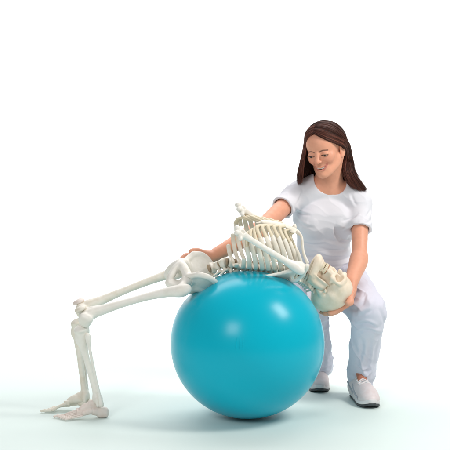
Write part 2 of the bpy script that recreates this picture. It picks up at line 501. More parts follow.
v.add(chain([(0, -.045, .075), (0, -.075, .045), (0, -.090, .0), (0, -.080, -.045)], [.040, .034, .022, .008], 5, flat=((0, 1, .4), 2.0)), .01)
v.add(chain([(-.045, -.065, .07), (.045, -.065, .07)], [.018, .018]), .012)
v.add(ell((0, -.040, .088), (.026, .017, .009)), .006)
for k in range(4):
    z = .058-.025*k
    for s in (-1, 1): v.cut(cone((s*(.017-.003*k), -.03-.008*k, z), (s*(.017-.003*k), -.11, z), .0035), .002)
vobj('sacrum', v, M_bone, pel, PM)

# long bones, all in a frame with z from the upper to the lower end
def femur(a, b, front, side, mat):
    a = np.array(a); b = np.array(b); L = np.linalg.norm(b-a)
    # a = head centre, b = between the condyles
    m = frame(a, b-a, front)         # local y = front
    e = side
    v = Vol((-.085, -.06, -.05), (.085, .06, L+.045), 0.0021)
    v.add(ell((0, 0, 0), .0225), 0)
    v.add(cone((0, 0, 0), (e*.046, -.004, .030), .0145, .018), .008)
    v.add(chain([(e*.056, -.006, .005), (e*.058, -.004, .030), (e*.050, 0, .065)], [.017, .019, .014], 3), .012)
    v.add(ell((e*.034, -.018, .062), (.010, .010, .013)), .008)
    v.add(chain([(e*.047, 0, .055), (e*.031, .004, L*.35), (e*.016, .004, L*.62), (e*.002, .0, L-.045)], [.0140, .0102, .0102, .0155], 7), .015)
    v.add(chain([(e*.004, .002, L-.085), (0, .002, L-.05), (0, 0, L-.018)], [.0115, .0175, .0270], 4, flat=((0, 1, 0), 1.15)), .012)
    for q in (-1, 1):
        v.add(ell((q*.024+e*.002, -.006, L-.004), (.0185, .031, .024)), .010)
        v.add(ell((q*.034+e*.002, -.004, L-.02), (.012, .016, .018)), .010)
    v.cut(chain([(0, .032, L-.035), (0, .036, L-.0), (0, .010, L+.030)], [.007, .010, .009], 4), .010)
    v.cut(cone((0, -.03, L+.01), (0, -.045, L-.01), .011), .006)
    return vobj('femur', v, mat, skel, m), m
def tibia(a, b, front, mat):
    L = np.linalg.norm(np.array(b)-a); m = frame(a, np.array(b)-a, front)
    v = Vol((-.05, -.05, -.02), (.05, .05, L+.03), 0.002)
    v.add(ell((0, 0, .008), (.036, .026, .013)), .004)
    v.add(chain([(0, -.004, .012), (0, .002, .045), (0, .006, .09), (0, .003, L*.6), (0, 0, L-.03), (0, 0, L-.006)], [.025, .0165, .0105, .0088, .0095, .0165], 5), .012)
    v.add(ell((0, .022, .045), (.008, .008, .016)), .010)
    v.add(cone((.016, .002, L-.01), (.019, .003, L+.010), .009, .007), .006)
    v.cut(ell((0, 0, -.016), (.012, .04, .013)), .004)
    return vobj('tibia', v, mat, skel, m), m
def fibula(a, b, front, mat):
    L = np.linalg.norm(np.array(b)-a); m = frame(a, np.array(b)-a, front)
    v = Vol((-.03, -.03, -.02), (.03, .03, L+.02), 0.0018)
    v.add(chain([(0, 0, 0), (0, 0, .02), (.002, .002, .05), (.002, .002, L*.6), (0, 0, L-.03), (0, 0, L)], [.010, .0095, .0058, .0055, .0065, .0095], 5), .004)
    return vobj('fibula', v, mat, skel, m)
def patella(c, front, up, mat):
    m = frame(c, up, front)
    v = Vol((-.035, -.02, -.035), (.035, .02, .035), 0.0018)
    v.add(ell((0, 0, 0), (.0215, .0105, .0225)), 0); v.add(ell((0, 0, -.014), (.009, .007, .012)), .008)
    return vobj('patella', v, mat, skel, m)
def foot(heel, toe, mat, mheel, side):
    d = np.array(toe)-heel; L = np.linalg.norm(d); k = L/0.215
    x = nrm(d); z = np.array([0, 0, 1.]); y = np.cross(z, x)
    m = M4(np.array(heel), np.stack([x, y, z], 1)) @ Matrix.Scale(k, 4)
    e = side
    v = Vol((-.02, -.05, -.002), (.24, .05, .10), 0.0019)
    v.add(chain([(.045, e*.004, .052), (.075, e*.002, .052), (.100, e*.0, .042)], [.017, .018, .014], 3), .003)       # talus, navicular
    v.add(ell((.052, 0, .068), (.022, .015, .013)), .004)
    v.add(chain([(.062, e*-.012, .034), (.092, e*-.018, .028)], [.014, .012]), .002)   # cuboid
    for j in range(3): v.add(box((.112, e*(.012-.012*j), .036-.004*j), (.013, .0058, .010), None, .003), .003)
    for j in range(5):
        y0 = e*(.016-.0105*j); y1 = e*(.034-.0165*j); xe = .172-.006*j-.003*(j == 0)
        v.add(chain([(.118-.004*j, y0, .032-.004*j), (.145-.004*j, (y0+y1)/2, .025-.003*j), (xe, y1, .012)], [.0070-.0005*j, .0042-.0002*j+.0012*(j == 0), .0064-.0006*j+.001*(j == 0)], 4), .0015)
    fo = vobj('foot', v, mat, skel, m)
    v = Vol((-.03, -.04, -.005), (.08, .04, .07), 0.0019)
    v.add(chain([(.000, 0, .023), (.025, 0, .030), (.052, e*-.006, .034)], [.0205, .0185, .017], 3), .008)
    v.add(box((.006, 0, .022), (.024, .017, .021), None, .010), .010)
    vobj('calcaneus', v, mheel, fo, m)
    for j in range(5):
        y1 = e*(.034-.0165*j); x0 = .181-.006*j; n = 2 if j == 0 else 3; ln = (.022 if j == 0 else .0125-.001*j)
        v = Vol((x0-.015, y1-.015, -.004), (x0+.06, y1+.015, .03), 0.0014)
        r = .0075 if j == 0 else .0052; xx = x0
        for q in range(n):
            v.add([cone((xx, y1, .011-.001*q), (xx+ln*.8, y1, .0095-.001*q), r, r*.62), ell((xx+ln*.85, y1, .009-.001*q), r*.8)], .002)
            xx += ln; ln *= .8
        vobj('toe', v, mat, fo, m)
    return fo
def humerus(a, b, front, e, mat):
    L = np.linalg.norm(np.array(b)-a); m = frame(a, np.array(b)-a, front)
    v = Vol((-.05, -.045, -.04), (.05, .045, L+.03), 0.0019)
    v.add(ell((-e*.010, -.002, -.002), .0225), 0)
    v.add(ell((e*.016, .006, .004), (.015, .017, .021)), .008)
    v.add(chain([(0, 0, .01), (e*.004, 0, .05), (e*.003, 0, L*.5), (0, 0, L-.05), (0, 0, L-.015)], [.018, .0110, .0088, .0086, .0120], 5), .012)
    v.add(cone((-.027, 0, L-.02), (.026, 0, L-.02), .009, .008), .012)
    v.add([ell((-.012, .002, L), (.0115, .012, .0115)), ell((.011, .003, L), (.0105, .0105, .0105))], .004)
    v.cut(ell((0, -.014, L-.018), (.010, .010, .012)), .004)
    v.cut(ell((0, .014, L-.020), (.008, .008, .008)), .004)
    return vobj('humerus', v, mat, skel, m)

up = np.array([0, 0, 1.])
for sd, knee, kt, ank, heel, toe, mt in (
        (-1, P(83.5, 316, -.06), P(80.5, 327.5, -.055), P(98, 401, -.02), (P(104, 0, -.01)), (P(56, 0, -.055)), M_bone_w),
        (1, P(81.5, 308.5, .12), P(77.5, 321, .125), P(85, 398, .105), (P(93, 0, .115)), (P(43, 0, .10)), M_bone)):
    hipj = Pv((-.090, .004, -.004) if sd < 0 else (.066, -.012, -.010))
    ax = nrm(knee-hipj); fr = nrm(np.array([-.35, -.35 if sd < 0 else -.1, .9])-0)
    fo, m = femur(hipj, knee, fr, 1 if sd < 0 else -1, mt)
    shin_f = nrm(np.array([-1, -.15, .1]))
    tb, tmx = tibia(kt, ank, shin_f, mt)
    R3 = mat3(tmx); off = 0.030
    fibula(kt+R3@np.array([.026*(1 if sd < 0 else -1), -.020, .03]), ank+R3@np.array([.020*(1 if sd < 0 else -1), -.010, .012]), shin_f, M_bone_w)
    pdir = nrm(np.array([-.42, -.12, .90]))
    patella(knee+pdir*.0300-ax*.004, pdir, np.array([.9, 0, .42]), M_pink if sd > 0 else M_bone)
    heel[2] = 0.001; toe[2] = 0.001
    foot(heel, toe, M_pink if sd < 0 else M_bone, M_pink if sd < 0 else M_bone, 1 if sd > 0 else -1)

# shoulder girdle and arms
for s in (-1, 1):
    v = Vol((-.20, -.15, -.10), (-.02, .05, .14), 0.002) if s < 0 else Vol((.02, -.15, -.10), (.20, .05, .14), 0.002)
    gl = (s*.136, -.034, .085); inf = (s*.122, -.090, -.062); supm = (s*.078, -.110, .092); acr = (s*.146, -.014, .114)
    def plate(a, b, c, t):
        a, b, c = (np.array(q, float) for q in (a, b, c)); n = nrm(np.cross(b-a, c-a))
        es = [(nrm(np.cross(q-p, n)), p) for p, q in ((a, b), (b, c), (c, a))]
        cen = (a+b+c)/3
        es = [(e if (cen-p)@e < 0 else -e, p) for e, p in es]
        def f(X, Y, Z):
            d = np.abs((X-a[0])*n[0]+(Y-a[1])*n[1]+(Z-a[2])*n[2])-t
            for e, p in es: d = np.maximum(d, (X-p[0])*e[0]+(Y-p[1])*e[1]+(Z-p[2])*e[2])
            return d
        return f, np.minimum(a, np.minimum(b, c))-t, np.maximum(a, np.maximum(b, c))+t
    v.add(plate(gl, inf, supm, .0026), .004)
    v.add(chain([gl, ((gl[0]+inf[0])/2, (gl[1]+inf[1])/2-.004, (gl[2]+inf[2])/2), inf], [.010, .0060, .0065], 4), .006)
    v.add(chain([inf, ((supm[0]+inf[0])/2-s*.004, (supm[1]+inf[1])/2-.004, (supm[2]+inf[2])/2), supm], [.0055, .0045, .0055], 4), .005)
    v.add(ell(gl, (.011, .016, .021)), .008)
    v.add(chain([(s*.072, -.106, .066), (s*.115, -.104, .083), (s*.138, -.062, .106), acr], [.0045, .0065, .0065, .010], 5), .006)
    v.add(chain([(s*.122, -.052, .098), (s*.118, -.032, .112), (s*.130, -.018, .104)], [.007, .006, .006], 3), .005)
    vobj('scapula', v, M_bone_w, skel, TM)
    cp = catmull([(s*.020, .074, .090), (s*.055, .068, .100), (s*.100, .024, .104), (s*.142, -.004, .116)], 6)
    vv, ff = tube(cp, np.interp(np.linspace(0, 1, len(cp)), [0, .2, .8, 1], [.0105, .0065, .0065, .0085]), 10, up=(0, 0, 1), flat=.8)
    mobj('clavicle', vv, ff, M_bone, skel, TM)
    sh = T((s*.158, -.022, .080))
    if s < 0: humerus(sh, P(236.5, 231, -.20), (0.3, -.6, .6), 1, M_bone_w)
    else: humerus(sh, P(238, 207.5, .03), (0.3, -.6, .6), -1, M_bone_w)
    print('shoulder', s, sh)

# skull
U = nrm((0.779, 0.136, -0.611)); FW = np.array([0.622, -0.284, 0.730]); SS = .94
SR = tri(U, FW); SO = P(332, 294, .15)-SR@np.array([0, -.008, .045])*SS
SM = M4(SO, SR) @ Matrix.Scale(SS, 4)
h = 0.0017
v = Vol((-.085, -.10, -.075), (.085, .115, .125), h)
v.add(ell((0, -.008, .045), (.070, .088, .070)), 0)
v.add(ell((0, .045, .050), (.055, .042, .050)), .02)
v.add(ell((0, -.045, .020), (.060, .050, .045)), .02)
v.add(box((0, .052, -.018), (.030, .030, .034), None, .014), .014)       # maxilla
v.add(chain([(-.048, .066, .030), (-.022, .086, .033), (0, .086, .026), (.022, .086, .033), (.048, .066, .030)], [.008]*5, 4), .010)
for s in (-1, 1):
    v.add(ell((s*.045, .062, -.012), (.015, .014, .014)), .012)
    v.add(chain([(s*.050, .064, .028), (s*.054, .060, .008), (s*.048, .062, -.010)], [.006, .005, .008], 4), .006)
    v.add(chain([(s*.052, .055, -.010), (s*.067, .030, -.010), (s*.066, .000, -.003)], [.006, .0042, .006], 5), .005)
    v.add(chain([(s*.054, -.018, -.005), (s*.052, -.014, -.030)], [.013, .008]), .012)
    v.cut(ell((s*.075, .035, .010), (.018, .024, .028)), .015)
    v.cut(ell((s*.032, .080, .010), (.0185, .026, .0165)), .004)
    v.cut(ell((s*.028, .060, .006), (.010, .02, .009)), .004)
    v.cut(ell((s*.007, .095, -.018), (.0065, .026, .011)), .003)
    v.cut(ell((s*.034, .085, -.038), (.010, .012, .012)), .008)
    v.cut(ell((s*.064, -.004, -.002), (.008, .005, .005)), .003)
v.add(chain([(0, .086, .022), (0, .092, .008), (0, .096, -.001)], [.006, .006, .0045], 4), .005)
v.add(ell((0, -.028, -.018), (.030, .030, .012)), .01)
v.cut(ell((0, -.028, -.040), (.016, .020, .020)), .004)
v.cut(box((0, .030, -.052), (.022, .034, .012), None, .008), .004)
skull = vobj('skull', v, M_skull, skel, SM, rel=1, disp=lambda V: 0.0005*vnoise(V*40)+0.00015*vnoise(V*120, 3))
# a suture line as a fine wandering groove tube set in the bone
def teeth(z0, z1, r, yc, parent, n=14, zs=1):
    for j in range(n):
        a = math.radians(-78+156*j/(n-1)); c = np.array([r*1.0*math.sin(a), yc+r*1.25*math.cos(a)])
        wdt = .0042 if abs(j-(n-1)/2) < 3 else .0052
        v = Vol((c[0]-.008, c[1]-.008, min(z0, z1)-.006), (c[0]+.008, c[1]+.008, max(z0, z1)+.006), .0011)
        Rz = np.array([[math.cos(a), math.sin(a), 0], [-math.sin(a), math.cos(a), 0], [0, 0, 1.]])
        v.add(box((c[0], c[1], (z0+z1)/2), (wdt*.88, .0034, abs(z1-z0)/2), Rz, .0022), 0)
        vobj('tooth', v, M_teeth, parent, SM)
v, f = tube([( .0300*math.sin(a), .047+.0375*math.cos(a), -.0485) for a in np.radians(np.linspace(-80, 80, 24))], .0024, 8)
mobj('gum_line', v, f, M_groove, skull, SM)
teeth(-.062, -.049, .0285, .047, skull)
v = Vol((-.07, -.03, -.125), (.07, .105, .015), h)
v.add(chain([(-.052, .006, -.012), (-.051, .000, -.050), (-.046, .006, -.078), (-.033, .045, -.094), (-.014, .076, -.100), (.014, .076, -.100), (.033, .045, -.094), (.046, .006, -.078), (.051, .000, -.050), (.052, .006, -.012)],
            [.0055, .0085, .0105, .0115, .0125, .0125, .0115, .0105, .0085, .0055], 6), .008)
for s in (-1, 1):
    v.add(box((s*.050, .010, -.048), (.0045, .022, .038), None, .003), .010)
    v.add(cone((s*.049, .026, -.030), (s*.048, .028, -.004), .005, .003), .006)
    v.add(box((s*.036, .042, -.086), (.0045, .032, .013), np.array([[.86, -s*.5, 0], [s*.5, .86, 0], [0, 0, 1.]]), .004), .008)
v.add(chain([(-.026, .050, -.082), (-.018, .072, -.084), (0, .079, -.084), (.018, .072, -.084), (.026, .050, -.082)], [.0075]*5, 4), .006)
v.add(ell((0, .084, -.106), (.016, .009, .010)), .008)
v.cut(ell((0, .030, -.085), (.026, .040, .035)), .004)
md = vobj('mandible', v, M_skull, skull, SM)
teeth(-.0765, -.0645, .0270, .046, md)

# ------------------------------------------------------------------ woman
wom = thing('person', 'smiling long-haired woman in white t-shirt and pale trousers squatting behind ball, holding the skull', 'person', (0.50, 0.42, 0.0))
a0, p0, ro = math.radians(27), math.radians(18), math.radians(6)
FWD = np.array([-math.sin(a0)*math.cos(p0), -math.cos(a0)*math.cos(p0), -math.sin(p0)])
u0 = nrm(up-FWD*(up@FWD)); r0_ = np.cross(FWD, u0)
# her right side is at the left of the picture: roll the crown that way
UPH = nrm(u0*math.cos(ro)+r0_*math.sin(ro)*1.0)
HR = tri(UPH, FWD); HO = P(317.0, 155.5, .36)-HR@np.array([0, .090, .002])
print('head right axis', HR[:, 0], 'up', HR[:, 2], 'O', HO)
def Hd(p): return HO+HR@np.array(p, float)
shR, elR, wrR = np.array([.292, .495, .828]), P(259, 230, .26), P(212, 257.0, .150)
shL, elL, wrL = np.array([.578, .515, .800]), P(359.5, 256, .37), P(351, 284, .225)

def head_base():
    A = []   # (prim, k, mode)
    def a(p, k): A.append((p, k, 'add'))
    def c(p, k): A.append((p, k, 'cut'))
    a(ell((0, -.012, .035), (.070, .091, .076)), 0)
    a(ell((0, .028, -.020), (.0520, .057, .072)), .03)
    a(ell((0, .040, .038), (.053, .044, .045)), .02)
    for s in (-1, 1):
        a(chain([(s*.047, -.004, -.034), (s*.038, .020, -.063), (s*.010, .070, -.0890)], [.014, .0120, .0125], 4), .02)
        a(ell((s*.034, .060, -.025), (.019, .019, .016)), .018)
        a(ell((s*.043, .050, -.012), (.016, .017, .013)), .016)
    a(ell((0, .076, -.087), (.012, .012, .011)), .014)
    a(ell((0, .064, -.056), (.028, .022, .024)), .014)
    for s in (-1, 1):
        c(ell((s*.029, .101, .002), (.018, .0145, .011)), .018)
        a(ell((s*.031, .0745, .0010), (.0165, .0130, .0118)), .004)
    a(chain([(0, .083, .012), (0, .089, -.003), (0, .0985, -.019), (0, .1035, -.0235)], [.0060, .0048, .0056, .0062], 4), .009)
    for s in (-1, 1):
        a(ell((s*.0098, .0925, -.0265), (.0056, .0075, .0050)), .005)
        c(ell((s*.0050, .098, -.0335), (.0026, .004, .0028)), .002)
        # ear: a tilted leaf with a rim, a hollow and a lobe
        Re = np.stack([nrm((1, s*-.45, 0)), nrm((s*.45, 1, .0)), (0, 0, 1.)], 1)
        Re = np.stack([nrm((s*1, .42, 0)), nrm((-s*.42, 1, 0)), np.array([0, 0, 1.])], 1)
        a(ell((s*.0735, -.010, -.014), (.0062, .0150, .0260), Re), .006)
        a(ell((s*.0690, -.002, -.036), (.0055, .0070, .0075)), .006)
        c(ell((s*.0800, -.008, -.010), (.0050, .0090, .0170), Re), .003)
        a(ell((s*.0710, -.009, -.020), (.0045, .006, .010), Re), .003)
    return A
HB = head_base()
def surf(x, z, off=0.0):
    """front of the face at local x, z"""
    y = np.arange(.125, .02, -.0004)[None, :, None]
    X, Z = np.full((1, 1, 1), float(x)), np.full((1, 1, 1), float(z)); D = np.full(y.shape, .2)
    for (f, lo, hi), k, md_ in [(p, k, m) for pp, k, m in HB for p in (pp if isinstance(pp, list) else [pp])]:
        mg = max(k, .006)+.004
        if not (lo[0]-mg <= x <= hi[0]+mg and lo[2]-mg <= z <= hi[2]+mg): continue
        d = f(X, y, Z); ok_ = (y > lo[1]-mg) & (y < hi[1]+mg)
        n_ = smin(D, d, k) if md_ == 'add' else smax(D, -d, k)
        D = np.where(ok_, n_, D)
    i = np.argmax(D[0, :, 0] < 0)
    return float(y[0, i, 0])+off
def fp(x, z, off=0.0): return (x, surf(x, z, off), z)
UPL = [fp(-.0290, -.0445, -.0018), fp(-.0150, -.0500, -.0008), fp(-.004, -.0515, .0004), fp(0, -.0520, .0), fp(.004, -.0515, .0004), fp(.0150, -.0500, -.0008), fp(.0290, -.0445, -.0018)]
LOL = [fp(-.0290, -.0450, -.0018), fp(-.0150, -.0620, -.0012), fp(0, -.0670, .0002), fp(.0150, -.0620, -.0012), fp(.0290, -.0450, -.0018)]
MID = [fp(-.0265, -.0462), fp(-.0140, -.0555), fp(0, -.0590), fp(.0140, -.0555), fp(.0265, -.0462)]
HP = HB+[(chain(MID, [.0012, .0046, .0058, .0046, .0012], 5), .0012, 'cut'),
         (chain(UPL, [.0008, .0021, .0026, .0022, .0026, .0021, .0008], 4), .003, 'add'),
         (chain(LOL, [.0008, .0026, .0036, .0026, .0008], 4), .003, 'add')]
for sx in (-1, 1):
    HP.append((chain([fp(sx*.016, -.028, .0022), fp(sx*.0285, -.036, .0024), fp(sx*.0350, -.048, .0022)], [.0008, .0014, .0008], 4), .008, 'cut'))
    HP.append((chain([fp(sx*.018, -.0030, .0012), fp(sx*.031, -.0052, .0008), fp(sx*.043, -.0030, .0010)], [.0010, .0034, .0010], 4), .0010, 'cut'))
def finger(pts, r, v, k=.006):
    v.add(chain(pts, [r*1.08, r, r*.93, r*.80][:len(pts)], 4), k)
vb = Vol((-.26, .02, .355), (.66, .66, 1.16), 0.0030,
         fine=[((HO[0]-.10, HO[1]-.14, HO[2]-.13), (HO[0]+.09, HO[1]+.05, HO[2]+.07), .00155), ((-.16, .05, .56), (-.03, .18, .66), .0021), ((.34, .06, .36), (.55, .26, .50), .0021)])
print('body grid', vb.D.shape)
for p, k, md_ in HP:
    p = inframe(p, HO, HR)
    (vb.add if md_ == 'add' else vb.cut)(p, k)
# neck, chest, arms
nb = np.array([.438, .530, .865])
vb.add(chain([Hd((0, -.022, -.030)), Hd((0, -.030, -.075))*.6+nb*.4, nb], [.050, .0475, .056], 4), .022)
for s in (-1, 1): vb.add(chain([Hd((s*.056, -.020, -.045)), nb+np.array([-s*.012, -.030, -.012])], [.010, .009]), .018)
vb.add(ell((.435, .555, .745), (.110, .062, .110)), .02)
vb.add(ell((.430, .590, .58), (.080, .055, .13)), .03)
vb.add(chain([shR, (.36, .515, .850), (.44, .53, .860), (.52, .525, .835), shL], [.036, .038, .042, .038, .036], 4), .03)
vb.add(ell((.442, .519, .848), (.055, .024, .030)), .025)
def mus(a, b, t, o): a = np.array(a); return a+(np.array(b)-a)*t+np.array(o)
vb.add(chain([shR, mus(shR, elR, .5, (0, 0, -.002)), elR], [.036, .034, .030], 5), .01)
vb.add(chain([elR, mus(elR, wrR, .28, (0, 0, .0)), mus(elR, wrR, .7, (0, 0, 0)), wrR], [.030, .031, .0245, .0200], 5), .015)
vb.add(chain([shL, mus(shL, elL, .5, (0, 0, 0)), elL], [.036, .0325, .0295], 5), .01)
vb.add(chain([elL, mus(elL, wrL, .28, (0.003, 0, .0)), mus(elL, wrL, .7, (0, 0, 0)), wrL], [.0300, .0315, .0250, .0205], 5), .015)
# her right hand, laid over the far hip bone of the skeleton
def hand(wr, base, dirs, nrm_, v):
    pass
W = wrR
k1 = P(196, 256.5, .150)        # knuckle row centre
vb.add(chain([W, W*.5+k1*.5+np.array([0, 0, .001]), k1], [.021, .0255, .0245], 4, flat=(nrm((0, .5, .85)), 1.35)), .014)
vb.add(chain([W+np.array([-.01, .018, -.006]), k1+np.array([0.006, .026, -.010])], [.016, .013]), .014)
rt = np.array([0, 1, 0.])
for j, (yy, ln, zz) in enumerate(((-.020, 1.0, .002), (.000, 1.06, .003), (.020, 1.0, .000), (.037, .82, -.006))):
    b = k1+np.array([0.000, yy, zz])
    p1 = b+np.array([-.030, -.008, .003])*ln; p2 = p1+np.array([-.019, -.008, -.010])*ln; p3 = p2+np.array([-.006, -.007, -.018])*ln
    finger([b, p1, p2, p3], .0086-.0006*(j == 3), vb)
tb = W+np.array([-.006, -.012, .006])
finger([tb, P(204, 253.5, .125), P(197, 251, .115), P(190.5, 251.5, .105)], .0092, vb, .01)
# her left hand, cupped under the skull
k2 = P(345, 303.5, .175)
W = wrL
vb.add(chain([W, W*.5+k2*.5+np.array([.004, .006, 0]), k2], [.0215, .027, .024], 4, flat=(nrm((.7, 0.2, -.5)), 1.25)), .014)
for j, (ty, tz, ex, ey) in enumerate(((-.030, .000, 329, 313.5), (-.012, -.004, 324, 313.8), (.006, -.006, 321, 312.5), (.024, -.004, 322, 309.5))):
    b = k2+np.array([0.002-.002*j, ty, tz])
    Ye = .150+ty*.95
    e = P(ex, ey, Ye); m1 = P(339.5, 310.0+(j == 0)*.2, Ye+.005); m2 = P(331.5, 313.5, Ye)
    finger([b, m1, m2, e], .0084-.0006*(j == 3), vb)
finger([W+np.array([.004, -.020, -.020]), P(350, 298, .125), P(350.5, 302, .108), P(347.5, 303.5, .098)], .0100, vb, .01)
V, Fq = nets(vb); del vb
V = relax(V, Fq, 1, .5)
print('body verts', len(V))
# skin colouring (pigment, plus shade painted inside nostrils and mouth): lips, brows, lashes, cheeks, knuckles
loc = (V-HO)@HR
base = np.array([.78, .375, .245]); C = np.tile(base, (len(V), 1))
def blend(msk, col): 
    global C
    C = C*(1-msk[:, None])+np.array(col)*msk[:, None]
def dseg(q, pts):
    d = np.full(len(q), 9.)
    pts = catmull(pts, 6)
    for a, b in zip(pts[:-1], pts[1:]):
        ba = b-a; t = np.clip(((q-a)@ba)/(ba@ba), 0, 1); d = np.minimum(d, np.linalg.norm(q-a-t[:, None]*ba, axis=1))
    return d
fc = np.where((np.abs(loc[:, 0]) < .09) & (np.abs(loc[:, 2]) < .12) & (loc[:, 1] > .0))[0]
q = loc[fc]
def msk(dist, r, soft):
    m = np.zeros(len(V)); m[fc] = np.clip((r+soft-dist)/soft, 0, 1); return m
for s in (-1, 1):
    blend(msk(np.linalg.norm((q-np.array([s*.036, .072, -.030]))/np.array([1, 1, .8]), axis=1), .010, .022)*.45, (.70, .25, .17))
    blend(msk(dseg(q, [fp(s*.011, .0140), fp(s*.027, .0185), fp(s*.043, .0145)]), .0018, .0020)*.9, (.10, .045, .03))
    blend(msk(dseg(q, [fp(s*.0175, -.0022), fp(s*.025, -.0008), fp(s*.034, -.0006), fp(s*.0450, -.0026)]), .0019, .0014)*.95, (.035, .018, .014))
    blend(msk(dseg(q, [fp(s*.020, -.0058), fp(s*.031, -.0078), fp(s*.043, -.0052)]), .0003, .0016)*.5, (.20, .09, .06))
blend(msk(np.linalg.norm(q-np.array([0, .109, -.024]), axis=1), .005, .010)*.3, (.74, .28, .20))
for pts, r in ((UPL, .0026), (LOL, .0036)):
    blend(msk(dseg(q, pts), r, .0012)*.8, (.52, .16, .13))
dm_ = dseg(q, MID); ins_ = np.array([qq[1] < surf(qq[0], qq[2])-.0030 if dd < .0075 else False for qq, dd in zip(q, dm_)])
mm = np.zeros(len(V)); mm[fc] = ins_; mm *= np.abs(loc[:, 0]) < .0225; blend(mm, (.12, .03, .025))  # shade inside the mouth painted into the skin colour
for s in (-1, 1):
    blend(msk(np.linalg.norm(q-np.array([s*.0050, .098, -.0345]), axis=1), .0020, .0015)*.8, (.18, .07, .05))  # nostril shade painted into the skin colour
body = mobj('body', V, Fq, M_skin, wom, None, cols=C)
HM = M4(HO, HR)
for s in (-1, 1):      # narrow slits of eye between the lids
    v = Vol((s*.031-.018, .070, -.012), (s*.031+.018, .095, .008), .0011)
    v.add(ell((s*.031, surf(s*.031, -.0045)-.0140, -.0042), (.0135, .0130, .0050)), 0)
    ey = vobj('eye', v, M_eye, body, HM)
    v = Vol((s*.031-.008, .060, -.010), (s*.031+.008, .095, .006), .0009)
    v.add(ell((s*.031, surf(s*.031, -.0045)-.0060, -.0042), (.0064, .0058, .0052)), 0)
    vobj('iris', v, M_iris, ey, HM)
v = Vol((-.03, .05, -.08), (.03, .11, -.04), .0010)
for j in range(-6, 7):
    a = j*.15; xx = .0265*math.sin(a)
    v.add(box((xx, surf(xx, -.057)-.0042, -.0555+abs(j)**2*.00016), (.0020, .0022, .0050), np.array([[math.cos(a), math.sin(a), 0], [-math.sin(a), math.cos(a), 0], [0, 0, 1.]]), .0010), .0003)
vobj('teeth', v, M_tooth_w, body, HM)

# t-shirt
vs = Vol((.20, .36, .46), (.68, .72, .95), 0.0026)
vs.add(ell((.432, .548, .740), (.139, .098, .125)), 0)
vs.add(ell((.428, .585, .600), (.117, .086, .125)), .05)
vs.add(ell((.445, .610, .500), (.140, .100, .07)), .04)
for x in (.375, .487): vs.add(ell((x, .474, .722), (.050, .042, .052)), .05)
vs.add(chain([shR, (.355, .515, .858), (.44, .53, .872), (.525, .525, .843), shL], [.045, .0455, .0505, .0455, .0455], 4), .03)
eR = shR+(elR-shR)*.33; eL = shL+(elL-shL)*.50
vs.add(cone(shR, shR+(elR-shR)*.42, .047, .051), .022)
vs.add(cone(shL, shL+(elL-shL)*.60, .047, .052), .022)
def halfspace(pt, n, R):
    n = nrm(n); pt = np.array(pt)
    def f(X, Y, Z):
        d = -((X-pt[0])*n[0]+(Y-pt[1])*n[1]+(Z-pt[2])*n[2])
        r = np.sqrt((X-pt[0])**2+(Y-pt[1])**2+(Z-pt[2])**2)-R
        return np.maximum(d, r)
    return f, pt-R, pt+R
vs.cut(halfspace(eR, elR-shR, .10), .002)
vs.cut(halfspace(eL, elL-shL, .11), .002)
vs.cut(cone(shR+(elR-shR)*.25, shR+(elR-shR)*.5, .0395, .0445), .002)     # hollow cuffs
vs.cut(cone(shL+(elL-shL)*.40, shL+(elL-shL)*.7, .0385, .0435), .002)
vs.cut(halfspace((.44, .60, .470), (0, -.1, -1), .3), .003)
# scooped neckline
for dx_, dz_ in [(q*.004, -q*.0006) for q in range(-6, 7)]: vs.cut(ell((.449+dx_, .520, .900+dz_), (.047, .16, .056)), .006)
V, Fq = nets(vs); V = relax(V, Fq, 1); Nn = normals(V, Fq)
low = np.clip((.70-V[:, 2])/.2, 0, 1)
Ws = V+.025*np.stack([vnoise(V*10, 31), vnoise(V*10, 32), vnoise(V*10, 33)], 1)
dsp = .0018*vnoise(V*[14, 14, 24], 1)+.0095*low*((1-np.abs(vnoise(Ws*[6, 9, 24]+V[:, :1]*5, 2)))**3-.3)+.0020*low*(1-np.abs(vnoise(Ws*[18, 20, 60], 5)))**2
dsp += (1-low)*.0018*((1-np.abs(vnoise(Ws*[14, 14, 14]+V[:, 2:3]*10, 12)))**4)
slv = np.clip((np.abs(V[:, 0]-.435)-.12)/.03, 0, 1)
dsp += slv*.0016*((1-np.abs(vnoise(Ws*[16, 22, 34], 7)))**3-.3)
dsp += creases(V, Nn, [
    ([(358, 212), (353, 216), (348, 219), (340, 221)], .0055, .0055), ([(358, 220), (353, 223), (347, 225), (341, 230)], .0050, .0050),
    ([(357, 228), (354, 233), (350, 240), (345, 246)], .0045, .0060), ([(357, 206), (354, 202), (352, 197), (351, 192)], .0035, .0060),
    ([(293, 206), (297, 211), (303, 214), (311, 215)], .0045, .0055), ([(295, 216), (299, 222), (306, 226), (313, 227)], .0040, .0060),
    ([(296, 205), (299, 199), (301, 194), (303, 188)], .0035, .0060),
    ([(354, 238), (346, 241), (334, 241), (322, 238)], .0050, .0070), ([(354, 247), (343, 251), (330, 251), (316, 247)], .0055, .0070),
    ([(355, 256), (345, 261), (330, 262), (312, 258)], .0055, .0070), ([(298, 240), (306, 244), (316, 245), (328, 243)], .0045, .0065),
    ([(299, 252), (307, 256), (318, 257)], .0045, .0065), ([(354, 266), (345, 270), (332, 271), (318, 268)], .0055, .0070),
    ([(372, 206), (368, 213), (362, 219)], .0040, .0060), ([(375, 216), (368, 221), (361, 223)], .0035, .0055),
    ([(279, 205), (285, 207), (292, 205)], .0040, .0055)], .47)
hr_ = np.sqrt(((V[:, 0]-.449)/.071)**2+((V[:, 2]-.9)/.056)**2); dsp *= np.clip((hr_-1.05)/.3, 0.05, 1)
V = relax(V+Nn*dsp[:, None], Fq, 1)
tee = mobj('t_shirt', V, Fq, M_shirt, wom)
